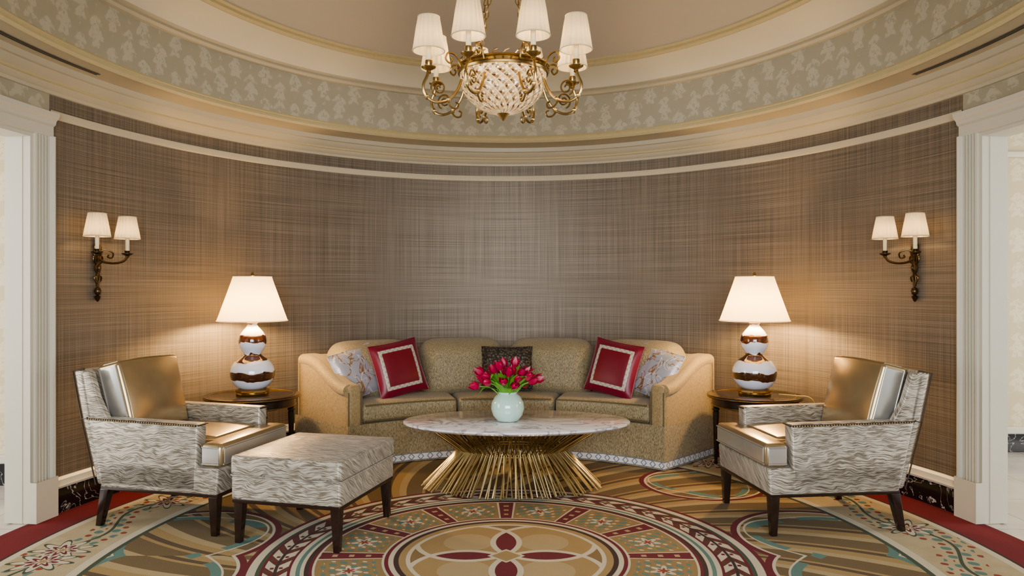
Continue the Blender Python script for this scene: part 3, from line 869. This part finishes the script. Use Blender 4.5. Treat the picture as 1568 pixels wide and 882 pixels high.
for k in range(4):
    a = radians(45+90*k); chain((.195*cos(a),.195*sin(a),2.465), (.025*cos(a),.025*sin(a),3.10))
chain((0,0,3.14),(0,0,3.44))
ch.add(lathe(cap([(.01,3.09),(.04,3.10),(.035,3.115),(.012,3.13),(.006,3.15)]), 16), BRASS)
ch.add(lathe(cap([(.012,3.43),(.05,3.45),(.075,3.48),(.08,3.497)]), 24), BRASS)
ch.obj('chains_and_canopy', chd)
light('POINT', (CX, CY, 2.40), 18, (1,.80,.54), .08, name='chandelier_bowl_light')

# ------------------------------------------------------------------ wall sconces
def sconce(side):
    th = radians(72*side); p = ell(A, B, th); nrm = Vector((-sin(th)/A, -cos(th)/B, 0)).normalized()
    t = empty('wall_sconce', T(p.x, p.y, 0) @ R(atan2(nrm.y, nrm.x), 'Z'))
    bpy.context.view_layer.update()
    m = MB()
    m.add(lathe([(1e-5,-.045),(.018,-.04),(.03,-.02),(.034,0),(.03,.02),(.018,.04),(1e-5,.045)], 16, sy=1.0), DBRASS, T(.018,0,1.57) @ Matrix.Diagonal((.5,1.0,1.3,1)))
    m.add(tube(cr([(.012,0,1.64),(.02,.018,1.60),(.02,-.012,1.54),(.02,.014,1.48),(.02,-.008,1.42),(.018,0,1.36)],5), [.008]*3+[.013]*8+[.011]*8+[.009]*7, 8), DBRASS)
    m.add(tube(cr([(.012,0,1.64),(.02,-.022,1.60),(.02,.014,1.54),(.02,-.022,1.48),(.02,.012,1.42),(.018,0,1.36)],5), .008, 8), DBRASS)
    for s in (-1,1):
        m.add(tube(cr([(.018,0,1.50),(.022,s*.030,1.515),(.022,s*.036,1.545),(.022,s*.018,1.555),(.022,s*.012,1.535)],5), .0055, 6), DBRASS)
        m.add(tube(cr([(.018,0,1.38),(.022,s*.022,1.395),(.022,s*.028,1.42),(.022,s*.012,1.425)],5), .005, 6), DBRASS)
    m.add(lathe([(1e-5,-.03),(.015,-.02),(.022,0),(.014,.02),(1e-5,.03)], 10), DBRASS, T(.02,0,1.33)); m.add(lathe([(1e-5,-.03),(.010,-.02),(.02,.005),(1e-5,.02)], 10), DBRASS, T(.018,0,1.29))
    m.add(lathe([(1e-5,-.02),(.013,0),(1e-5,.03)], 10), DBRASS, T(.018,0,1.66))
    m.obj('backplate', t)
    am = MB(); sh = MB(); cd = MB()
    for s in (-1, 1):
        ex, ey = .135, s*.125
        P = [(.02,0,1.54),(.05,s*.03,1.515),(.085,s*.075,1.51),(.12,s*.11,1.525),(ex,ey,1.555)]
        am.add(tube(cr(P,5), .0075, 8), DBRASS)
        am.add(tube(cr([(.02,0,1.58),(.055,s*.03,1.595),(.082,s*.06,1.575),(.07,s*.065,1.545),(.055,s*.045,1.548),(.06,s*.05,1.562)],5), .005, 6), DBRASS)
        am.add(lathe([(1e-5,1.545),(.012,1.55),(.010,1.558),(.034,1.57),(.035,1.575),(.014,1.578),(.018,1.592)], 16), DBRASS, T(ex,ey,0))
        cd.add(lathe(cap([(.0125,1.585),(.0125,1.69)]), 12), CANDLE, T(ex,ey,0))
        sh.add(lathe([(.076,1.668),(.069,1.71),(.059,1.765),(.051,1.812)], 120, mod=PL), CSHADE, T(ex,ey,0))
        sh.add(tube(ering(.077,.077,1.670,24), .003, 5, True), CSHADE, T(ex,ey,0)); sh.add(tube(ering(.052,.052,1.811,24), .003, 5, True), CSHADE, T(ex,ey,0))
        q = t.matrix_world @ Vector((ex, ey, 1.715)); light('POINT', q, 1.2, (1,.64,.30), .015, name='sconce_bulb')
    am.obj('arms', t); cd.obj('candle_sleeves', t); sh.obj('shades', t)
sconce(-1); sconce(1)

# ------------------------------------------------------------------ lights, world
w = bpy.data.worlds.new('daylight'); scene.world = w; w.use_nodes = True
bg = w.node_tree.nodes['Background']; bg.inputs[0].default_value = (.86,.92,1.0,1); bg.inputs[1].default_value = .95
light('AREA', (0,-2.2,1.8), 420, (.915,.95,1.0), rot=(radians(93),0,0), size=(4.2,2.4), name='window_daylight')
light('AREA', (-5.4,3.2,1.6), 100, (1,.97,.92), rot=(radians(90),0,radians(-90)), size=(2.5,2.2), name='hall_window_left')
light('AREA', (6.4,3.6,1.6), 120, (1,.97,.92), rot=(radians(90),0,radians(90)), size=(2.5,2.2), name='hall_window_right')
try: scene.view_settings.look = 'AgX - Medium High Contrast'
except Exception: pass

# ------------------------------------------------------------------ camera
cam = bpy.data.cameras.new('camera'); co = bpy.data.objects.new('camera', cam); COL.objects.link(co)
co.location = (0, 0, 1.35); co.rotation_euler = (radians(90), 0, 0)
cam.sensor_width = 36; cam.lens = 36*1150/1568; cam.shift_x = .0057; cam.clip_start = .05
scene.camera = co
